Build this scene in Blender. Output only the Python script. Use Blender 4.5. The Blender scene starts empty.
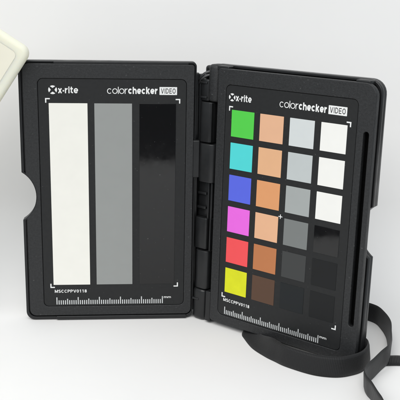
import bpy, bmesh, math
from mathutils import Vector, Matrix

S = 0.001                       # everything below is written in millimetres
sc = bpy.context.scene
col = sc.collection
R = math.radians

# ------------------------------------------------------------------ camera
FPX = 847.14                    # focal length in pixels of a 400 px wide frame
cam_d = bpy.data.cameras.new('camera')
cam_d.sensor_width = 36.0
cam_d.lens = 36.0 * FPX / 400.0
cam_d.clip_start = 0.01
cam_d.clip_end = 50.0
cam = bpy.data.objects.new('camera', cam_d)
col.objects.link(cam)
sc.camera = cam
GROUND = -161.6                 # table level below the lens
CAM = Vector((0, -375, -GROUND))
p_, r_ = R(15.0325), R(1.1147)
fwd = Vector((0, math.cos(p_), -math.sin(p_)))
up0 = Vector((0, math.sin(p_), math.cos(p_)))
rt0 = Vector((1, 0, 0))
rt = rt0 * math.cos(r_) + up0 * math.sin(r_)
up = up0 * math.cos(r_) - rt0 * math.sin(r_)
mw = Matrix((rt, up, -fwd)).transposed().to_4x4()
mw.translation = CAM * S
cam.matrix_world = mw

# ------------------------------------------------------------------ light
w = bpy.data.worlds.new('World')
sc.world = w
w.use_nodes = True
bg = w.node_tree.nodes['Background']
bg.inputs['Color'].default_value = (0.84, 0.93, 1.0, 1)
bg.inputs['Strength'].default_value = 0.60

def area(name, loc, target, size, power, color):
    d = bpy.data.lights.new(name, 'AREA')
    d.shape = 'RECTANGLE'
    d.size, d.size_y = size[0] * S, size[1] * S
    d.energy = power
    d.color = color
    o = bpy.data.objects.new(name, d)
    col.objects.link(o)
    o.location = Vector(loc) * S
    o.rotation_euler = (Vector(target) - Vector(loc)).to_track_quat('-Z', 'Y').to_euler()
    return o
area('ceiling_lamp', (-270, -600, 760), (0, 0, 75), (1050, 750), 8.9, (1.0, 0.982, 0.955))

vs = sc.view_settings
vs.view_transform = 'Standard'
vs.look = 'None'
vs.gamma = 1.0
vs.exposure = 0.0
vs.use_curve_mapping = False
sc.render.engine = 'CYCLES'

# ------------------------------------------------------------------ materials
def srgb(r, g, b):
    f = lambda c: ((c / 255) / 12.92 if c / 255 <= 0.04045 else ((c / 255 + 0.055) / 1.055) ** 2.4)
    return (f(r), f(g), f(b), 1)

def mat(name, color, rough=0.5, spec=0.5, bump=None, mottle=0.0, mscale=60, coat=0, sss=0, ior=1.5, dust=0.0, rvar=0.0):
    m = bpy.data.materials.new(name)
    m.use_nodes = True
    nt = m.node_tree
    b = nt.nodes['Principled BSDF']
    b.inputs['Base Color'].default_value = color
    b.inputs['Roughness'].default_value = rough
    b.inputs['Specular IOR Level'].default_value = spec
    b.inputs['IOR'].default_value = ior
    b.inputs['Coat Weight'].default_value = coat
    b.inputs['Coat Roughness'].default_value = 0.05
    if sss:
        b.inputs['Subsurface Weight'].default_value = sss
        b.inputs['Subsurface Radius'].default_value = (0.006, 0.005, 0.003)
        b.inputs['Subsurface Scale'].default_value = 1.0
    tc = nt.nodes.new('ShaderNodeTexCoord')
    def noise(scale, detail=3, rgh=0.5):
        n = nt.nodes.new('ShaderNodeTexNoise')
        n.inputs['Scale'].default_value = scale
        n.inputs['Detail'].default_value = detail
        n.inputs['Roughness'].default_value = rgh
        nt.links.new(tc.outputs['Object'], n.inputs['Vector'])
        return n
    src = None
    if mottle:
        n = noise(mscale, 5, 0.6)
        mr = nt.nodes.new('ShaderNodeMapRange')
        mr.inputs['From Min'].default_value = 0.3
        mr.inputs['From Max'].default_value = 0.7
        mr.inputs['To Min'].default_value = 1 - mottle
        mr.inputs['To Max'].default_value = 1 + mottle
        nt.links.new(n.outputs['Fac'], mr.inputs['Value'])
        mx = nt.nodes.new('ShaderNodeMix')
        mx.data_type = 'RGBA'
        mx.blend_type = 'MULTIPLY'
        mx.inputs['Factor'].default_value = 1
        mx.inputs['A'].default_value = color
        nt.links.new(mr.outputs['Result'], mx.inputs['B'])
        src = mx.outputs['Result']
    if dust:                                    # sparse pale specks and lint
        n = noise(1100, 2, 0.4)
        cr = nt.nodes.new('ShaderNodeMapRange')
        cr.inputs['From Min'].default_value = 0.735
        cr.inputs['From Max'].default_value = 0.78
        cr.inputs['To Max'].default_value = dust
        nt.links.new(n.outputs['Fac'], cr.inputs['Value'])
        mx = nt.nodes.new('ShaderNodeMix')
        mx.data_type = 'RGBA'
        if src:
            nt.links.new(src, mx.inputs['A'])
        else:
            mx.inputs['A'].default_value = color
        mx.inputs['B'].default_value = (0.45, 0.44, 0.42, 1)
        nt.links.new(cr.outputs['Result'], mx.inputs['Factor'])
        src = mx.outputs['Result']
    if src:
        nt.links.new(src, b.inputs['Base Color'])
    if rvar:
        n = noise(140, 4, 0.6)
        mr = nt.nodes.new('ShaderNodeMapRange')
        mr.inputs['From Min'].default_value = 0.3
        mr.inputs['From Max'].default_value = 0.7
        mr.inputs['To Min'].default_value = max(0.02, rough - rvar)
        mr.inputs['To Max'].default_value = rough + rvar
        nt.links.new(n.outputs['Fac'], mr.inputs['Value'])
        nt.links.new(mr.outputs['Result'], b.inputs['Roughness'])
    if bump:
        n = noise(bump[0], 3, 0.6)
        bp = nt.nodes.new('ShaderNodeBump')
        bp.inputs['Strength'].default_value = bump[1]
        bp.inputs['Distance'].default_value = bump[2] * S
        nt.links.new(n.outputs['Fac'], bp.inputs['Height'])
        nt.links.new(bp.outputs['Normal'], b.inputs['Normal'])
    return m

M = {}
M['shell'] = mat('black_grained_plastic', (0.0175, 0.018, 0.019, 1), 0.50, 0.42, bump=(2200, 0.8, 0.14), mottle=0.38, mscale=1100, dust=0.25, rvar=0.06)
M['smooth'] = mat('black_smooth_plastic', (0.011, 0.0113, 0.012, 1), 0.36, 0.42, mottle=0.15, mscale=500, rvar=0.08)
M['plate'] = mat('charcoal_label', (0.0155, 0.016, 0.0165, 1), 0.55, 0.30, bump=(3200, 0.12, 0.05), mottle=0.12, mscale=700, dust=0.10)
M['print'] = mat('white_print', (0.78, 0.78, 0.77, 1), 0.55, 0.3, mottle=0.08, mscale=1500)
M['ruler'] = mat('grey_print', (0.58, 0.59, 0.59, 1), 0.55, 0.3, mottle=0.12, mscale=1500)
M['ink'] = mat('dark_print', (0.05, 0.05, 0.052, 1), 0.55, 0.3)
M['slot_shade'] = mat('slot_shade_black', (0.004, 0.004, 0.004, 1), 0.95, 0.05, mottle=0.3, mscale=1500)  # near-black colour standing in for the shade inside the slit
M['steel'] = mat('hinge_wire_steel', (0.06, 0.06, 0.062, 1), 0.3, 0.6)

def patch_mat(name, c, gloss=False, smudge=0.016):
    if gloss:
        return mat(name, (0.004, 0.004, 0.0045, 1), 0.07, 0.5, bump=(70, 0.08, 0.2), ior=1.5, dust=0.12, rvar=0.035)
    return mat(name, c, 0.62, 0.3, mottle=smudge, mscale=120, bump=(1500, 0.05, 0.05))

# ------------------------------------------------------------------ geometry helpers
def finish(name, me, m, parent=None, smooth_angle=None):
    me.materials.clear()
    me.materials.append(m)
    o = bpy.data.objects.new(name, me)
    col.objects.link(o)
    if parent is not None:
        o.parent = parent
    return o

def curve_to_mesh(cd, z_mid, move=(0, 0), scale=(1, 1)):
    ob = bpy.data.objects.new('tmp', cd)
    col.objects.link(ob)
    dg = bpy.context.evaluated_depsgraph_get()
    dg.update()
    me = bpy.data.meshes.new_from_object(ob.evaluated_get(dg))
    bpy.data.objects.remove(ob)
    bpy.data.curves.remove(cd)
    for v in me.vertices:
        v.co = Vector(((v.co.x * scale[0] + move[0]) * S, (v.co.y * scale[1] + move[1]) * S, (v.co.z + z_mid) * S))
    return me

def rrect(x0, y0, x1, y1, r, seg=7, fixed=False):
    """rounded rectangle, counter-clockwise; r is one radius or (bl, br, tr, tl)"""
    if not isinstance(r, (tuple, list)):
        r = (r,) * 4
    pts = []
    for (cx, cy, a0, rr) in ((x0 + r[0], y0 + r[0], 180, r[0]), (x1 - r[1], y0 + r[1], 270, r[1]),
                             (x1 - r[2], y1 - r[2], 0, r[2]), (x0 + r[3], y1 - r[3], 90, r[3])):
        n = seg if rr > 0.4 or fixed else 2
        for i in range(n + 1):
            a = R(a0 + 90 * i / n)
            pts.append((cx + rr * math.cos(a), cy + rr * math.sin(a)))
    return pts

def notch_left(pts, xedge, cx, cy, rad):
    """cut a thumb notch out of the left side of a ccw outline (the closing edge tl -> bl)"""
    h = math.acos(max(-1, min(1, (xedge - cx) / rad)))
    arc = [(cx + rad * math.cos(a), cy + rad * math.sin(a)) for a in [h - 2 * h * i / 22 for i in range(23)]]
    return pts + arc

def slab(name, loops, z0, z1, bevel, m, parent=None, res=2):
    cd = bpy.data.curves.new('c', 'CURVE')
    cd.dimensions = '2D'
    cd.fill_mode = 'BOTH'
    cd.extrude = (z1 - z0) / 2 - bevel
    cd.bevel_depth = bevel
    cd.bevel_resolution = res
    cd.offset = -bevel
    for lp in loops:
        s = cd.splines.new('POLY')
        s.points.add(len(lp) - 1)
        for p, (x, y) in zip(s.points, lp):
            p.co = (x, y, 0, 1)
        s.use_cyclic_u = True
    me = curve_to_mesh(cd, (z0 + z1) / 2)
    return finish(name, me, m, parent)

def glyph(ch, w, W):
    """strokes (polylines) of a plain grotesque letter of x-height 1, cap height 1.3, stroke w, width W"""
    h, X, A = w / 2, 1.0, 1.3
    def el(cx, cy, rx, ry, a0, a1, n=14):
        return [(cx + rx * math.cos(R(a0 + (a1 - a0) * i / n)), cy + ry * math.sin(R(a0 + (a1 - a0) * i / n))) for i in range(n + 1)]
    up_ = ch.isupper() or ch.isdigit()
    T = A if up_ else X
    mid, rx, ry = T / 2, W / 2 - h, T / 2 - h
    if ch in 'oO0': return [el(W / 2, mid, rx, ry, 0, 360, 28)]
    if ch in 'cC': return [el(W / 2, mid, rx, ry, 42, 318, 22)]
    if ch == 'l': return [[(h, 0), (h, A)]]
    if ch == 'I': return [[(h, 0), (h, A)]]
    if ch == 'i': return [[(h, 0), (h, X)], [(h, A - w * 1.05), (h, A)]]
    if ch == 'r': return [[(h, 0), (h, X)], el(W, X * 0.42, W - h, X * 0.58 - h, 176, 90, 8)]
    if ch == 'h': return [[(h, 0), (h, A)], el(W / 2, X - h - rx, rx, rx, 178, 0, 12) + [(W - h, 0)]]
    if ch == 'm':
        q = (W - w) / 4
        return [[(h, 0), (h, X)], el(h + q, X - h - q, q, q, 178, 0, 8) + [(h + 2 * q, 0)], el(h + 3 * q, X - h - q, q, q, 178, 0, 8) + [(W - h, 0)]]
    if ch == 'e': return [el(W / 2, mid, rx, ry, 2, 318, 22), [(h, mid - 0.02), (W - h * 0.6, mid - 0.02)]]
    if ch == 'k': return [[(h, 0), (h, A)], [(h, 0.36), (W - h * 1.1, X)], [(W * 0.42, 0.56), (W - h, 0)]]
    if ch == 't': return [[(W * 0.42, A * 0.97), (W * 0.42, 0.3)] + el(W * 0.42 + 0.26, 0.3 + h * 0, 0.26, 0.3 - h, 180, 285, 6), [(0, X - h), (W, X - h)]]
    if ch == 'x': return [[(h, 0), (W - h, X)], [(h, X), (W - h, 0)]]
    if ch == 'V': return [[(h, A), (W / 2, 0)], [(W / 2, 0), (W - h, A)]]
    if ch == 'D': return [[(h, 0), (h, A)], [(h, A - h), (W * 0.4, A - h)] + el(W * 0.4, mid, W * 0.6 - h, ry, 88, -88, 14) + [(W * 0.4, h), (h, h)]]
    if ch == 'E': return [[(h, 0), (h, A)], [(h, A - h), (W, A - h)], [(h, mid), (W * 0.92, mid)], [(h, h), (W, h)]]
    if ch == 'M': return [[(h, 0), (h, A)], [(h, A), (W / 2, 0.12)], [(W / 2, 0.12), (W - h, A)], [(W - h, 0), (W - h, A)]]
    if ch == 'P': return [[(h, 0), (h, A)], [(h, A - h), (W * 0.5, A - h)] + el(W * 0.5, A * 0.7, W * 0.5 - h, A * 0.3 - h, 88, -88, 10) + [(W * 0.5, A * 0.4 + h), (h, A * 0.4 + h)]]
    if ch == 'S': return [el(W / 2, A * 0.74, rx, A * 0.26 - h, 30, 262, 12) + el(W / 2, A * 0.27, rx, A * 0.27 - h, 82, -150, 12)]
    if ch == '1': return [[(W * 0.6, 0), (W * 0.6, A)], [(W * 0.6, A - h * 0.6), (W * 0.2, A * 0.76)]]
    if ch == '8': return [el(W / 2, A * 0.74, rx * 0.9, A * 0.26 - h, 0, 360, 18), el(W / 2, A * 0.27, rx, A * 0.27 - h, 0, 360, 18)]
    return []

WIDTHS = dict(c=0.86, o=0.95, l=0.0, r=0.52, h=0.84, e=0.88, k=0.82, x=0.86, i=0.0, t=0.5, m=1.35,
              V=1.05, I=0.0, D=0.98, E=0.82, O=1.1, M=1.15, S=0.92, C=1.0, P=0.9)

def lettering(name, body, x0, x1, y0, y1, z, weight, m, parent, gap=0.16):
    """upright grotesque lettering as flat strokes, filling x0..x1, y0..y1"""
    strokes, x = [], 0.0
    for ch in body:
        W = WIDTHS.get(ch, 0.8)
        W = weight if W == 0 else W + (weight - 0.14) * 0.55
        for st in glyph(ch, weight, W):
            strokes.append([(px + x, py) for px, py in st])
        x += W + gap
    total = x - gap
    top = 1.3 if any(c.isupper() or c.isdigit() or c in 'lhkit' for c in body) else 1.0
    kx, ky = (x1 - x0) / total, (y1 - y0) / top
    vs_, fs = [], []
    for si, st in enumerate(strokes):
        b = len(vs_)
        n = len(st)
        closed = n > 4 and math.dist(st[0], st[-1]) < 1e-6
        for i, p in enumerate(st):
            a = st[i - 1] if i > 0 else (st[-2] if closed else None)
            c = st[i + 1] if i < n - 1 else (st[1] if closed else None)
            d1 = Vector((p[0] - a[0], p[1] - a[1])).normalized() if a else None
            d2 = Vector((c[0] - p[0], c[1] - p[1])).normalized() if c else None
            d1 = d1 or d2
            d2 = d2 or d1
            nn = Vector((-(d1.y + d2.y), d1.x + d2.x)).normalized()
            k = weight / 2 / max(0.5, nn.dot(Vector((-d1.y, d1.x))))
            for sg in (1, -1):
                vs_.append(((x0 + (p[0] + nn.x * k * sg) * kx) * S, (y0 + (p[1] + nn.y * k * sg) * ky) * S, (z + 0.004 * (si % 4)) * S))
        for i in range(n - 1):
            fs.append((b + 2 * i, b + 2 * i + 1, b + 2 * i + 3, b + 2 * i + 2))
    me = bpy.data.meshes.new(name)
    me.from_pydata(vs_, [], fs)
    bm = bmesh.new()
    bm.from_mesh(me)
    for f in bm.faces:
        f.normal_update()
        if f.normal.z < 0:
            f.normal_flip()
    bm.to_mesh(me)
    bm.free()
    return finish(name, me, m, parent)

def quads_mesh(rects, z0, z1):
    """many flat bars in one mesh"""
    vs_, fs = [], []
    for (x0, y0, x1, y1) in rects:
        b = len(vs_)
        for z in (z0, z1):
            vs_ += [(x0 * S, y0 * S, z * S), (x1 * S, y0 * S, z * S), (x1 * S, y1 * S, z * S), (x0 * S, y1 * S, z * S)]
        fs += [(b + 4, b + 5, b + 6, b + 7)] + [(b + i, b + (i + 1) % 4, b + 4 + (i + 1) % 4, b + 4 + i) for i in range(4)]
    me = bpy.data.meshes.new('bars')
    me.from_pydata(vs_, [], fs)
    return me

def loft(name, sections, m, parent=None, smooth=True, caps=True):
    """sections: list of equal-length rings of points (mm)"""
    bm = bmesh.new()
    rings = [[bm.verts.new(Vector(p) * S) for p in s] for s in sections]
    n = len(rings[0])
    for a, b in zip(rings, rings[1:]):
        for i in range(n):
            bm.faces.new((a[i], a[(i + 1) % n], b[(i + 1) % n], b[i]))
    if caps:
        bm.faces.new(list(reversed(rings[0])))
        bm.faces.new(rings[-1])
    bmesh.ops.recalc_face_normals(bm, faces=bm.faces)
    me = bpy.data.meshes.new(name)
    bm.to_mesh(me)
    bm.free()
    if smooth:
        for p in me.polygons:
            p.use_smooth = len(p.vertices) == 4
    return finish(name, me, m, parent)

def knuckle(name, y0, y1, x0, x1, z0, z1, rad, bev, m, parent):
    """a rounded-section block standing along Y, its ends rounded off by bev"""
    def ring(y, ins):
        r = max(0.15, rad - ins)
        return [(x, y, z) for x, z in rrect(x0 + ins, z0 + ins, x1 - ins, z1 - ins, r, 6, True)]
    st = 4
    out = []
    for k in range(st + 1):
        a = R(90 * k / st)
        out.append(ring(y0 + bev * (1 - math.cos(a)), bev * (1 - math.sin(a))))
    for k in range(st, -1, -1):
        a = R(90 * k / st)
        out.append(ring(y1 - bev * (1 - math.cos(a)), bev * (1 - math.sin(a))))
    return loft(name, out, m, parent)

def tag(o, label=None, cat=None, kind=None, group=None):
    if label: o['label'] = label
    if cat: o['category'] = cat
    if kind: o['kind'] = kind
    if group: o['group'] = group
    return o

# ------------------------------------------------------------------ setting: dark table, white paper sweep
M['paper'] = mat('white_paper', (0.872, 0.858, 0.845, 1), 0.85, 0.2, mottle=0.012, mscale=14, bump=(40, 0.04, 1.5))
M['table'] = mat('dark_wood_table', (0.012, 0.010, 0.009, 1), 0.5, 0.4, mottle=0.3, mscale=30)
me = quads_mesh([(-900, -1100, 900, 420)], -22, -0.6)
tag(finish('tabletop', me, M['table']), kind='structure')

def sweep():
    prof = [(-352, 0.0), (-250, 0.0), (-150, 0.0), (-80, 0.0), (-30, 0.0), (0, 0.0), (14, 0.0)]
    y0, rad = 18.0, 46.0
    for k in range(15):
        a = R(88 * k / 14)
        prof.append((y0 + rad * math.sin(a), rad * (1 - math.cos(a))))
    ex, ez = prof[-1]
    for k in range(1, 9):
        t = k * 55
        prof.append((ex + t * math.sin(R(2)), ez + t * math.cos(R(2))))
    xs = [-140, -100, -60, -20, 20, 60, 100, 150, 210, 280]
    bm = bmesh.new()
    top = [[bm.verts.new(Vector((x + (0.035 * -y if x < -100 else 0), y + (x * 0.02 if i == 0 else 0), z)) * S) for x in xs] for i, (y, z) in enumerate(prof)]
    for a, b in zip(top, top[1:]):
        for i in range(len(xs) - 1):
            f = bm.faces.new((a[i], a[i + 1], b[i + 1], b[i]))
            f.smooth = True
    me = bpy.data.meshes.new('sweep')
    bm.to_mesh(me)
    bm.free()
    o = finish('backdrop', me, M['paper'])
    md = o.modifiers.new('thick', 'SOLIDIFY')
    md.thickness = 0.3 * S
    md.offset = -1
    return o
tag(sweep(), kind='structure')

# ------------------------------------------------------------------ the chart case
def frame(yaw, tilt, o):
    yaw, tilt = R(yaw), R(tilt)
    ux = Vector((math.cos(yaw), math.sin(yaw), 0))
    n0 = Vector((math.sin(yaw), -math.cos(yaw), 0))
    uz = Vector((0, 0, 1)) * math.cos(tilt) - n0 * math.sin(tilt)
    n = n0 * math.cos(tilt) + Vector((0, 0, 1)) * math.sin(tilt)
    m = Matrix((ux, uz, n)).transposed().to_4x4()
    m.translation = (Vector(o) - Vector((0, 375, GROUND))) * S
    return m
ML = frame(4.947, 0.07, (-69.806, 375.06, -145.232))
MR = frame(-37.509, 1.234, (10.691, 370.519, -145.893))

case = bpy.data.objects.new('color_chart_case', None)
col.objects.link(case)
case.location = Vector((2, 6, 0)) * S
tag(case, 'open black plastic case with grey stripes and colour patches, standing like a book', 'color chart')
bpy.context.view_layer.update()
INV = case.matrix_world.inverted()

def artwork(P, a):
    """printing shared by both panels; a holds its places"""
    z = -0.235
    # round emblem with a cross cut out of it: four wedges
    cx, cy, r = a['icon']
    me = bpy.data.meshes.new('emblem')
    vs_, fs = [], []
    for q in range(4):
        mid = 90 * q
        b = len(vs_)
        pts = []
        for s in range(9):
            ang = R(mid - 36 + 72 * s / 8)
            pts.append((cx + r * math.cos(ang), cy + r * math.sin(ang)))
        pts.append((cx + 0.42 * r * math.cos(R(mid)), cy + 0.42 * r * math.sin(R(mid))))
        vs_ += [(x * S, y * S, z * S) for x, y in pts]
        fs.append(tuple(range(b, b + len(pts))))
    me.from_pydata(vs_, [], fs)
    finish('logo_emblem', me, M['print'], P)
    x0, x1 = a['logo']
    L = x1 - x0
    lettering('logo_lettering', 'x', x0, x0 + 0.205 * L, a['base'], a['base'] + 2.2, z, 0.27, M['print'], P)
    finish('logo_dot', quads_mesh([(x0 + 0.235 * L, a['base'] + 0.75, x0 + 0.305 * L, a['base'] + 1.4)], z - 0.02, z + 0.01), M['print'], P)
    lettering('logo_lettering', 'rite', x0 + 0.345 * L, x1, a['base'], a['base'] + 3.0, z, 0.24, M['print'], P)
    lettering('title_lettering', 'color', a['t0'], a['t1'] - 0.1, a['tb'], a['tb'] + 3.15, z, 0.13, M['print'], P, 0.07)
    lettering('title_lettering', 'checker', a['t1'] + 0.15, a['t2'], a['tb'], a['tb'] + 3.15, z, 0.29, M['print'], P, 0.10)
    bx0, bx1, by0, by1 = a['badge']
    slab('badge', [rrect(bx0, by0, bx1, by1, 0.15)], -0.32, -0.23, 0.01, M['print'], P)
    lettering('badge_lettering', 'VIDEO', bx0 + 0.65, bx1 - 0.65, by0 + 0.62, by1 - 0.62, -0.215, 0.2, M['ink'], P, 0.24)
    x0, x1 = a['ser']
    lettering('serial_lettering', 'MSCCPPV0118', x0, x1, a['sy'], a['sy'] + 1.5, z, 0.24, M['print'], P)
    rx, ry = a['ruler']
    bars = []
    for i in range(51):
        h = 3.6 if i % 10 == 0 else (2.8 if i % 5 == 0 else 2.1)
        x = rx + i
        bars.append((x - 0.23, ry, x + 0.23, ry + h))
    finish('ruler_scale', quads_mesh(bars, -0.3, z), M['ruler'], P)
    lettering('ruler_unit_lettering', 'mm', rx + 50.7, rx + 54.1, ry + 2.6, ry + 3.45, z, 0.24, M['print'], P)
    W, H = a['w'], a['h']
    A, T = 2.1, 0.55
    for (x, y, sx, sy) in ((0, H, 1, -1), (W, H, -1, -1), (0, 0, 1, 1), (W, 0, -1, 1)):
        x += a['mx']
        r1 = (min(x, x + sx * A), min(y, y + sy * T), max(x, x + sx * A), max(y, y + sy * T))
        r2 = (min(x, x + sx * T), min(y + sy * T, y + sy * A), max(x, x + sx * T), max(y + sy * T, y + sy * A))
        finish('corner_mark', quads_mesh([r1, r2], -0.3, z), M['print'], P)

# --- left half: cover with the grey scale
NX, NY, NR = -18.55, 44.6, 13.25
o_cover = notch_left(rrect(-11.6, -16.2, 67.6, 106.5, (4.2, 4.2, 2.0, 4.2)), -11.6, NX, NY, NR)
LP = slab('grey_scale_panel', [o_cover], -5.6, -2.2, 0.5, M['smooth'])
LP.parent = case
LP.matrix_local = INV @ ML
i_cover = notch_left(rrect(-10.3, -14.6, 66.9, 105.6, (3.2, 3.2, 1.4, 3.2)), -10.3, NX, NY, NR + 0.9)
slab('cover_rim', [o_cover, i_cover], -2.6, -0.75, 0.3, M['smooth'], LP)
f_out = notch_left(rrect(-9.7, -13.9, 66.6, 105.3, (3.0, 3.0, 1.3, 3.0)), -9.7, NX, NY, NR + 0.35)
f_win = rrect(-3.2, -9.3, 63.1, 98.8, 2.4)
slab('front_frame', [f_out, f_win], -2.4, 0, 0.28, M['shell'], LP)
slab('label_plate', [rrect(-3.02, -9.12, 62.92, 98.62, 2.25)], -1.6, -0.26, 0.06, M['plate'], LP)
slab('edge_lip', [rrect(2.4, -15.9, 64.5, -14.2, 0.5)], -1.5, 0.35, 0.3, M['smooth'], LP)
slab('edge_lip', [rrect(4.0, 105.2, 64.0, 106.35, 0.4)], -1.5, -0.1, 0.3, M['smooth'], LP)
slab('hinge_tab', [rrect(66.2, 53.5, 69.6, 71.0, 0.6)], -3.5, -0.3, 0.5, M['smooth'], LP)
slab('hinge_web', [rrect(61.0, -14.5, 69.4, 101.0, 0.6)], -9.4, -6.2, 0.5, M['smooth'], LP)
M['white_s'] = patch_mat('white_stripe_paint', (0.83, 0.815, 0.755, 1))
M['grey_s'] = patch_mat('grey_stripe_paint', srgb(146, 148, 146))
M['gloss'] = patch_mat('gloss_black', None, True)
slab('white_stripe', [rrect(1.55, 1.55, 18.7, 87.75, 0.1)], -0.5, -0.12, 0.05, M['white_s'], LP)
slab('grey_stripe', [rrect(21.75, 1.55, 38.6, 87.75, 0.1)], -0.5, -0.12, 0.05, M['grey_s'], LP)
slab('gloss_black_stripe', [rrect(41.9, 1.55, 58.4, 87.75, 0.1)], -0.5, -0.12, 0.05, M['gloss'], LP)
artwork(LP, dict(icon=(3.45, 93.7, 1.95), logo=(5.75, 14.7), base=92.2, t0=27.5, t1=36.75, t2=50.0, tb=92.1,
                 badge=(50.9, 58.8, 91.75, 95.3), ser=(2.0, 17.0), sy=-2.45, ruler=(2.9, -8.4), w=60.3, h=90.0, mx=0.0))

# --- right half: cover behind, leaf with the colour patches in front of it
c_out = [(70.5 - 13 - (x + 0) , y) for x, y in notch_left(rrect(0, -15.0, 83.5, 106.6, (4.5, 3.0, 3.0, 6.0)), 0, -6.9, 44.0, 13.0)]
c_out = [(x + 13.0, y) for x, y in c_out]
RP = slab('color_panel', [c_out], -9.6, -7.0, 0.6, M['smooth'])
RP.parent = case
RP.matrix_local = INV @ MR
c_in = [(70.5 - x, y) for x, y in notch_left(rrect(1.6, -13.4, 82.0, 105.2, (3.4, 2.0, 2.0, 4.8)), 1.6, -6.9, 44.0, 14.4)]
slab('cover_rim', [c_out, c_in], -7.6, -5.2, 0.4, M['smooth'], RP)
l_out = rrect(-6.3, -13.2, 70.5, 105.4, (1.5, 4.0, 5.0, 1.5))
l_win = rrect(-1.9, -9.0, 63.0, 98.6, 2.4)
slit = rrect(66.1, 3.6, 68.5, 86.2, 1.15)
slab('leaf_frame', [l_out, l_win, slit], -2.2, 0, 0.3, M['shell'], RP)
slab('leaf_back', [rrect(-6.1, -13.0, 70.1, 105.1, (1.5, 4.0, 5.0, 1.5)), rrect(65.7, 3.2, 68.9, 86.6, 1.3)], -3.9, -2.25, 0.3, M['smooth'], RP)
slab('slot_shade_plate', [rrect(65.2, 2.8, 69.3, 87.0, 1.3)], -4.6, -4.0, 0.1, M['slot_shade'], RP)  # added plate behind the slit, its blackness painted in as deep shade
slab('label_plate', [rrect(-1.72, -8.82, 62.82, 98.42, 2.25)], -2.1, -0.26, 0.06, M['plate'], RP)
for (x0, x1) in ((60.5, 67.0), (-8.0, -1.5)):
    slab('edge_clip', [rrect(x0, 104.2, x1, 106.35, 0.6)], -6.0, -1.2, 0.5, M['smooth'], RP)
rows = [[(80, 198, 72), (220, 172, 138), (203, 207, 207), 'W'],
        [(78, 206, 206), (219, 170, 130), (184, 189, 189), 'W'],
        [(86, 100, 216), (214, 150, 102), (158, 162, 161), 'W'],
        [(226, 102, 216), (222, 172, 136), (117, 120, 119), 'G'],
        [(234, 80, 84), (182, 116, 74), (61, 62, 62), (22, 23, 24)],
        [(213, 215, 30), (86, 63, 49), (27, 30, 32), (23, 24, 25)]]
M['white_p'] = patch_mat('white_patch_paint', (0.81, 0.80, 0.765, 1))
for j, row in enumerate(rows):
    for i, c in enumerate(row):
        x0, y1 = 1.75 + i * 15.05, 87.75 - j * 14.62
        m = M['white_p'] if c == 'W' else M['gloss'] if c == 'G' else patch_mat('patch_paint', srgb(*c), smudge=0.06 if (i, j) == (0, 5) else 0.016)
        slab('color_patch', [rrect(x0, y1 - 11.85, x0 + 11.95, y1, 0.1)], -0.5, -0.12, 0.05, m, RP)
artwork(RP, dict(icon=(1.55, 93.2, 1.75), logo=(3.5, 11.9), base=91.8, t0=26.2, t1=35.5, t2=48.9, tb=91.6,
                 badge=(49.7, 58.2, 91.35, 94.95), ser=(1.2, 15.9), sy=-1.9, ruler=(2.2, -8.2), w=60.3, h=89.3, mx=0.1))
finish('centre_cross', quads_mesh([(28.75, 44.05, 30.75, 44.4), (29.57, 43.25, 29.92, 44.05), (29.57, 44.4, 29.92, 45.2)], -0.3, -0.235), M['print'], RP)

# --- hinge between the halves, along the colour panel's left side
def hk(name, y0, y1, x0, x1, z0, z1, rad, bev, m=M['smooth']):
    o = knuckle(name, y0, y1, x0, x1, z0, z1, rad, bev, m, case)
    o.matrix_local = INV @ MR
    return o
hk('hinge_spine', -14.5, 101.0, -23.5, -8.2, -10.2, -7.4, 1.0, 0.6)
hk('hinge_knuckle', 89.8, 106.6, -13.0, -6.7, -8.6, -0.6, 2.6, 1.6, M['shell'])
hk('hinge_knuckle', 89.8, 99.6, -17.8, -12.2, -8.2, -1.6, 1.6, 0.5)
hk('hinge_knuckle', 99.2, 105.6, -17.4, -12.2, -8.4, -4.4, 1.6, 1.4)
hk('hinge_ledge', 97.6, 98.5, -17.5, -13.2, -4.0, -1.0, 0.4, 0.25)
hk('hinge_ledge', 91.0, 92.0, -17.7, -13.2, -4.0, -0.9, 0.4, 0.25)
hk('hinge_barrel', 71.0, 89.5, -17.4, -9.6, -7.6, -0.9, 2.2, 0.4)
hk('hinge_rib', 71.4, 89.2, -10.4, -9.7, -2.2, -0.5, 0.3, 0.2)
hk('hinge_barrel', 52.6, 70.6, -16.6, -7.4, -8.0, 0.1, 2.8, 0.5)
hk('hinge_rod', 34.0, 52.4, -12.4, -11.2, -4.2, -2.8, 0.55, 0.2)
hk('hinge_rod', 34.0, 52.4, -9.9, -8.7, -3.2, -1.9, 0.5, 0.2)
hk('hinge_block', 35.0, 52.2, -18.6, -13.0, -8.0, -4.4, 0.6, 0.3)
hk('hinge_ledge', 45.8, 47.0, -18.2, -13.2, -6.5, -3.2, 0.4, 0.25)
hk('hinge_ledge', 39.0, 40.2, -18.2, -13.2, -6.5, -3.0, 0.4, 0.25)
hk('hinge_barrel', 19.8, 35.0, -18.6, -11.2, -7.6, -1.8, 1.2, 0.4)
hk('hinge_rib', 20.2, 35.6, -8.6, -7.9, -3.0, -0.3, 0.3, 0.2)
hk('hinge_barrel', 0.6, 19.4, -17.2, -9.2, -7.6, -0.6, 2.6, 0.4)
hk('hinge_knuckle', -15.4, 0.3, -18.2, -10.0, -8.6, -0.6, 2.8, 1.9)
hk('hinge_ledge', -5.6, -4.6, -17.6, -13.6, -3.0, -0.2, 0.4, 0.25)
hk('hinge_knuckle', -14.6, 0.3, -9.6, -6.5, -8.0, -0.4, 0.6, 0.4)
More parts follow.
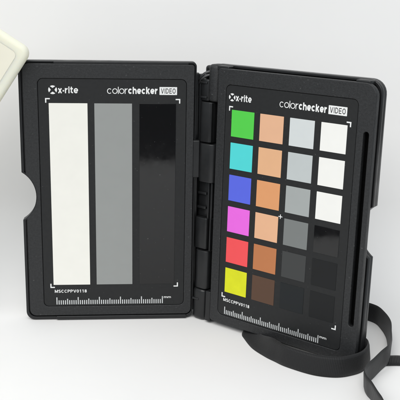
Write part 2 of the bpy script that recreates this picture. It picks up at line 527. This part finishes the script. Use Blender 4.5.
# short spring wire showing at the top of the hinge
def tube(pts, rad):
    out = []
    for i, p in enumerate(pts):
        a, c = Vector(pts[max(0, i - 1)]), Vector(pts[min(len(pts) - 1, i + 1)])
        t = (c - a).normalized()
        u = t.cross(Vector((0, 0, 1))).normalized()
        v = t.cross(u)
        out.append([tuple(Vector(p) + (u * math.cos(R(45 * k)) + v * math.sin(R(45 * k))) * rad) for k in range(8)])
    return out
for dy in (0.0, -1.5):
    wpts = [(-19.6 + 6.6 * t, 98.6 + dy + 4.6 * math.sin(t * 1.45), -3.6 + 1.4 * math.sin(t * 3.1)) for t in [i / 10 for i in range(11)]]
    o = loft('hinge_wire', tube(wpts, 0.55), M['steel'], case)
    o.matrix_local = INV @ MR

# ------------------------------------------------------------------ strap
def strap(name, ctrl, width_seg=6, thick=0.9, step=0.45):
    """ctrl: (bottom point, top point) pairs in mm; a flat ribbed ribbon between the two edges"""
    def cat(p0, p1, p2, p3, t):
        return 0.5 * ((2 * p1) + (p2 - p0) * t + (2 * p0 - 5 * p1 + 4 * p2 - p3) * t * t + (3 * p1 - p0 - 3 * p2 + p3) * t ** 3)
    B = [Vector(c[0]) for c in ctrl]
    T = [Vector(c[1]) for c in ctrl]
    n = len(ctrl)
    path = []
    for i in range(n - 1):
        L = (B[i + 1] - B[i]).length
        k = max(2, int(L / step))
        for s in range(k):
            t = s / k
            ix = [max(0, i - 1), i, i + 1, min(n - 1, i + 2)]
            path.append((cat(*[B[q] for q in ix], t), cat(*[T[q] for q in ix], t)))
    path.append((B[-1], T[-1]))
    rings, vlen = [], []
    run = 0
    for i, (b, t) in enumerate(path):
        a = path[max(0, i - 1)]
        c = path[min(len(path) - 1, i + 1)]
        tang = ((c[0] + c[1]) - (a[0] + a[1])).normalized()
        cr = (t - b)
        nn = tang.cross(cr).normalized() * thick / 2
        if i:
            run += ((b + t) / 2 - (path[i - 1][0] + path[i - 1][1]) / 2).length
        vlen.append(run)
        ring = []
        for k in range(width_seg + 1):
            u = k / width_seg
            e = 0.35 if k in (0, width_seg) else 1.0
            ring.append((b + cr * u + nn * e, u))
        for k in range(width_seg, -1, -1):
            u = k / width_seg
            e = 0.35 if k in (0, width_seg) else 1.0
            ring.append((b + cr * u - nn * e, u))
        rings.append(ring)
    bm = bmesh.new()
    uvl = bm.loops.layers.uv.new('uv')
    V = [[bm.verts.new(p * S) for p, u in r] for r in rings]
    m = len(V[0])
    for i in range(len(V) - 1):
        for k in range(m):
            k2 = (k + 1) % m
            f = bm.faces.new((V[i][k], V[i + 1][k], V[i + 1][k2], V[i][k2]))
            f.smooth = True
            for lp, (ri, kk) in zip(f.loops, ((i, k), (i + 1, k), (i + 1, k2), (i, k2))):
                lp[uvl].uv = (vlen[ri], rings[ri][kk][1])
    bm.faces.new(V[0][::-1])
    bm.faces.new(V[-1])
    bmesh.ops.recalc_face_normals(bm, faces=bm.faces)
    me = bpy.data.meshes.new(name)
    bm.to_mesh(me)
    bm.free()
    return me

def webbing():
    m = mat('black_webbing', (0.0105, 0.0105, 0.011, 1), 0.6, 0.32)
    nt = m.node_tree
    b = nt.nodes['Principled BSDF']
    uv = nt.nodes.new('ShaderNodeUVMap')
    uv.uv_map = 'uv'
    sx = nt.nodes.new('ShaderNodeSeparateXYZ')
    nt.links.new(uv.outputs['UV'], sx.inputs['Vector'])
    def sine(sock, k):
        a = nt.nodes.new('ShaderNodeMath'); a.operation = 'MULTIPLY'; a.inputs[1].default_value = k
        nt.links.new(sock, a.inputs[0])
        s = nt.nodes.new('ShaderNodeMath'); s.operation = 'SINE'
        nt.links.new(a.outputs[0], s.inputs[0])
        return s.outputs[0]
    ribs = sine(sx.outputs['X'], 2 * math.pi / 0.7)
    wea = sine(sx.outputs['Y'], 2 * math.pi * 13)
    mm_ = nt.nodes.new('ShaderNodeMath'); mm_.operation = 'MULTIPLY_ADD'; mm_.inputs[1].default_value = 0.25
    nt.links.new(wea, mm_.inputs[0])
    nt.links.new(ribs, mm_.inputs[2])
    bp = nt.nodes.new('ShaderNodeBump')
    bp.inputs['Strength'].default_value = 0.55
    bp.inputs['Distance'].default_value = 0.10 * S
    nt.links.new(mm_.outputs[0], bp.inputs['Height'])
    nt.links.new(bp.outputs['Normal'], b.inputs['Normal'])
    b.inputs['Sheen Weight'].default_value = 0.12
    b.inputs['Sheen Roughness'].default_value = 0.4
    return m
M['web'] = webbing()
W_ = 8.9
def lean(x, y, dx, dy, elev, z=0.1, width=W_):
    """bottom edge point on the table and a top edge leaning towards (dx, dy) at elev degrees"""
    d = Vector((dx, dy, 0))
    d = d.normalized() if d.length else d
    b = Vector((x, y, z))
    return (b, b + d * width * math.cos(R(elev)) + Vector((0, 0, 1)) * width * math.sin(R(elev)))
BX, BY = 0.609, 0.793           # straight back behind the colour panel
ctrl = [lean(24.0, -1.0, BX, BY, 3), lean(21.5, -8.0, BX, BY, 4), lean(20.6, -12.5, BX, BY, 5), lean(21.3, -16.5, BX, BY, 9), lean(24.5, -27.0, BX, BY, 24), lean(29.7, -35.4, BX, BY, 58),
        lean(33.7, -40.1, BX, BY, 74), lean(37.6, -44.4, BX, BY, 80), lean(45.4, -50.2, BX, BY, 80), lean(51.4, -53.0, BX, BY, 79),
        lean(58.3, -53.8, BX, BY, 79), lean(64.1, -52.0, 0.2, 1, 80), lean(69.8, -48.0, -0.2, 1, 80), lean(74.2, -40.5, -0.9, 0.5, 82),
        lean(74.6, -34.0, -1, 0, 84), lean(70.0, -25.0, -1, 0.3, 86), lean(65.5, -10.0, 0, 1, 88), lean(70.0, 4.0, 0, 1, 88),
        lean(78.0, 9.2, 0, 1, 86), lean(85.0, 4.5, 0.4, 1, 85), lean(87.0, -3.5, 1, 0.4, 84), lean(87.3, -13.5, 1, 0, 82),
        lean(85.6, -25.0, 1, 0.2, 84), lean(84.1, -34.0, 0.8, 0.5, 86, 0.6),
        lean(81.6, -42.2, 0.3, 1, 88, 1.2), lean(77.4, -48.2, 0, 1, 86, 0.8), lean(73.3, -53.9, 0, 1, 86, 0.2), lean(70.0, -58.8, -0.2, 1, 86),
        lean(68.1, -63.4, -1, 0, 86), lean(68.1, -68.6, -1, 0, 84), lean(69.3, -74.0, -1, 0, 83), lean(70.4, -85.0, -1, 0.2, 84),
        lean(73.5, -98.0, -1, 0.3, 82), lean(88.0, -110.0, 0, 1, 70), lean(112.0, -96.0, -0.6, 0.8, 50), lean(118.0, -78.0, -1, 0.1, 22),
        lean(110.0, -58.0, -0.6, 0.8, 7, 0.5), lean(98.0, -44.5, -0.25, 1, 3, 0.5), lean(88.0, -42.0, 0.1, 1, 2, 0.5), lean(79.6, -42.6, 0.2, 1, 2, 0.5)]
o = finish('wrist_strap', strap('wrist_strap', ctrl), M['web'])
tag(o, 'black ribbed webbing strap looped on the white paper around the case corner', 'strap')

# ------------------------------------------------------------------ cream slab leaning in at the upper left
M['cream'] = mat('cream_translucent_plastic', (0.83, 0.815, 0.69, 1), 0.42, 0.4, sss=0.8, mottle=0.02, mscale=40)
M['cream_in'] = mat('cream_matte_plastic', (0.80, 0.765, 0.64, 1), 0.5, 0.4, mottle=0.03, mscale=60)
tray = bpy.data.objects.new('plastic_block', None)
col.objects.link(tray)
tag(tray, 'cream translucent plastic block leaning over the upper left corner of the case', 'block')
e1 = Vector((-0.55, -0.835))
e2 = Vector((-0.835, 0.55))
corner = Vector((-4.3, 111.2))
L1, L2 = 151.0, 62.0
def tloc(a, b):
    q = corner + e1 * a + e2 * b
    return (q.x, q.y)
def tloop(i, r):
    return [tloc(a, b) for a, b in rrect(i, i, L1 - i, L2 - i, r)][::-1]
slab('body', [tloop(0, 4.2)], 0.4, 6.0, 2.3, M['cream'], tray, 6)
slab('face_panel', [tloop(4.6, 2.2)], 5.0, 6.08, 0.06, M['cream_in'], tray)
tray.matrix_world = ML
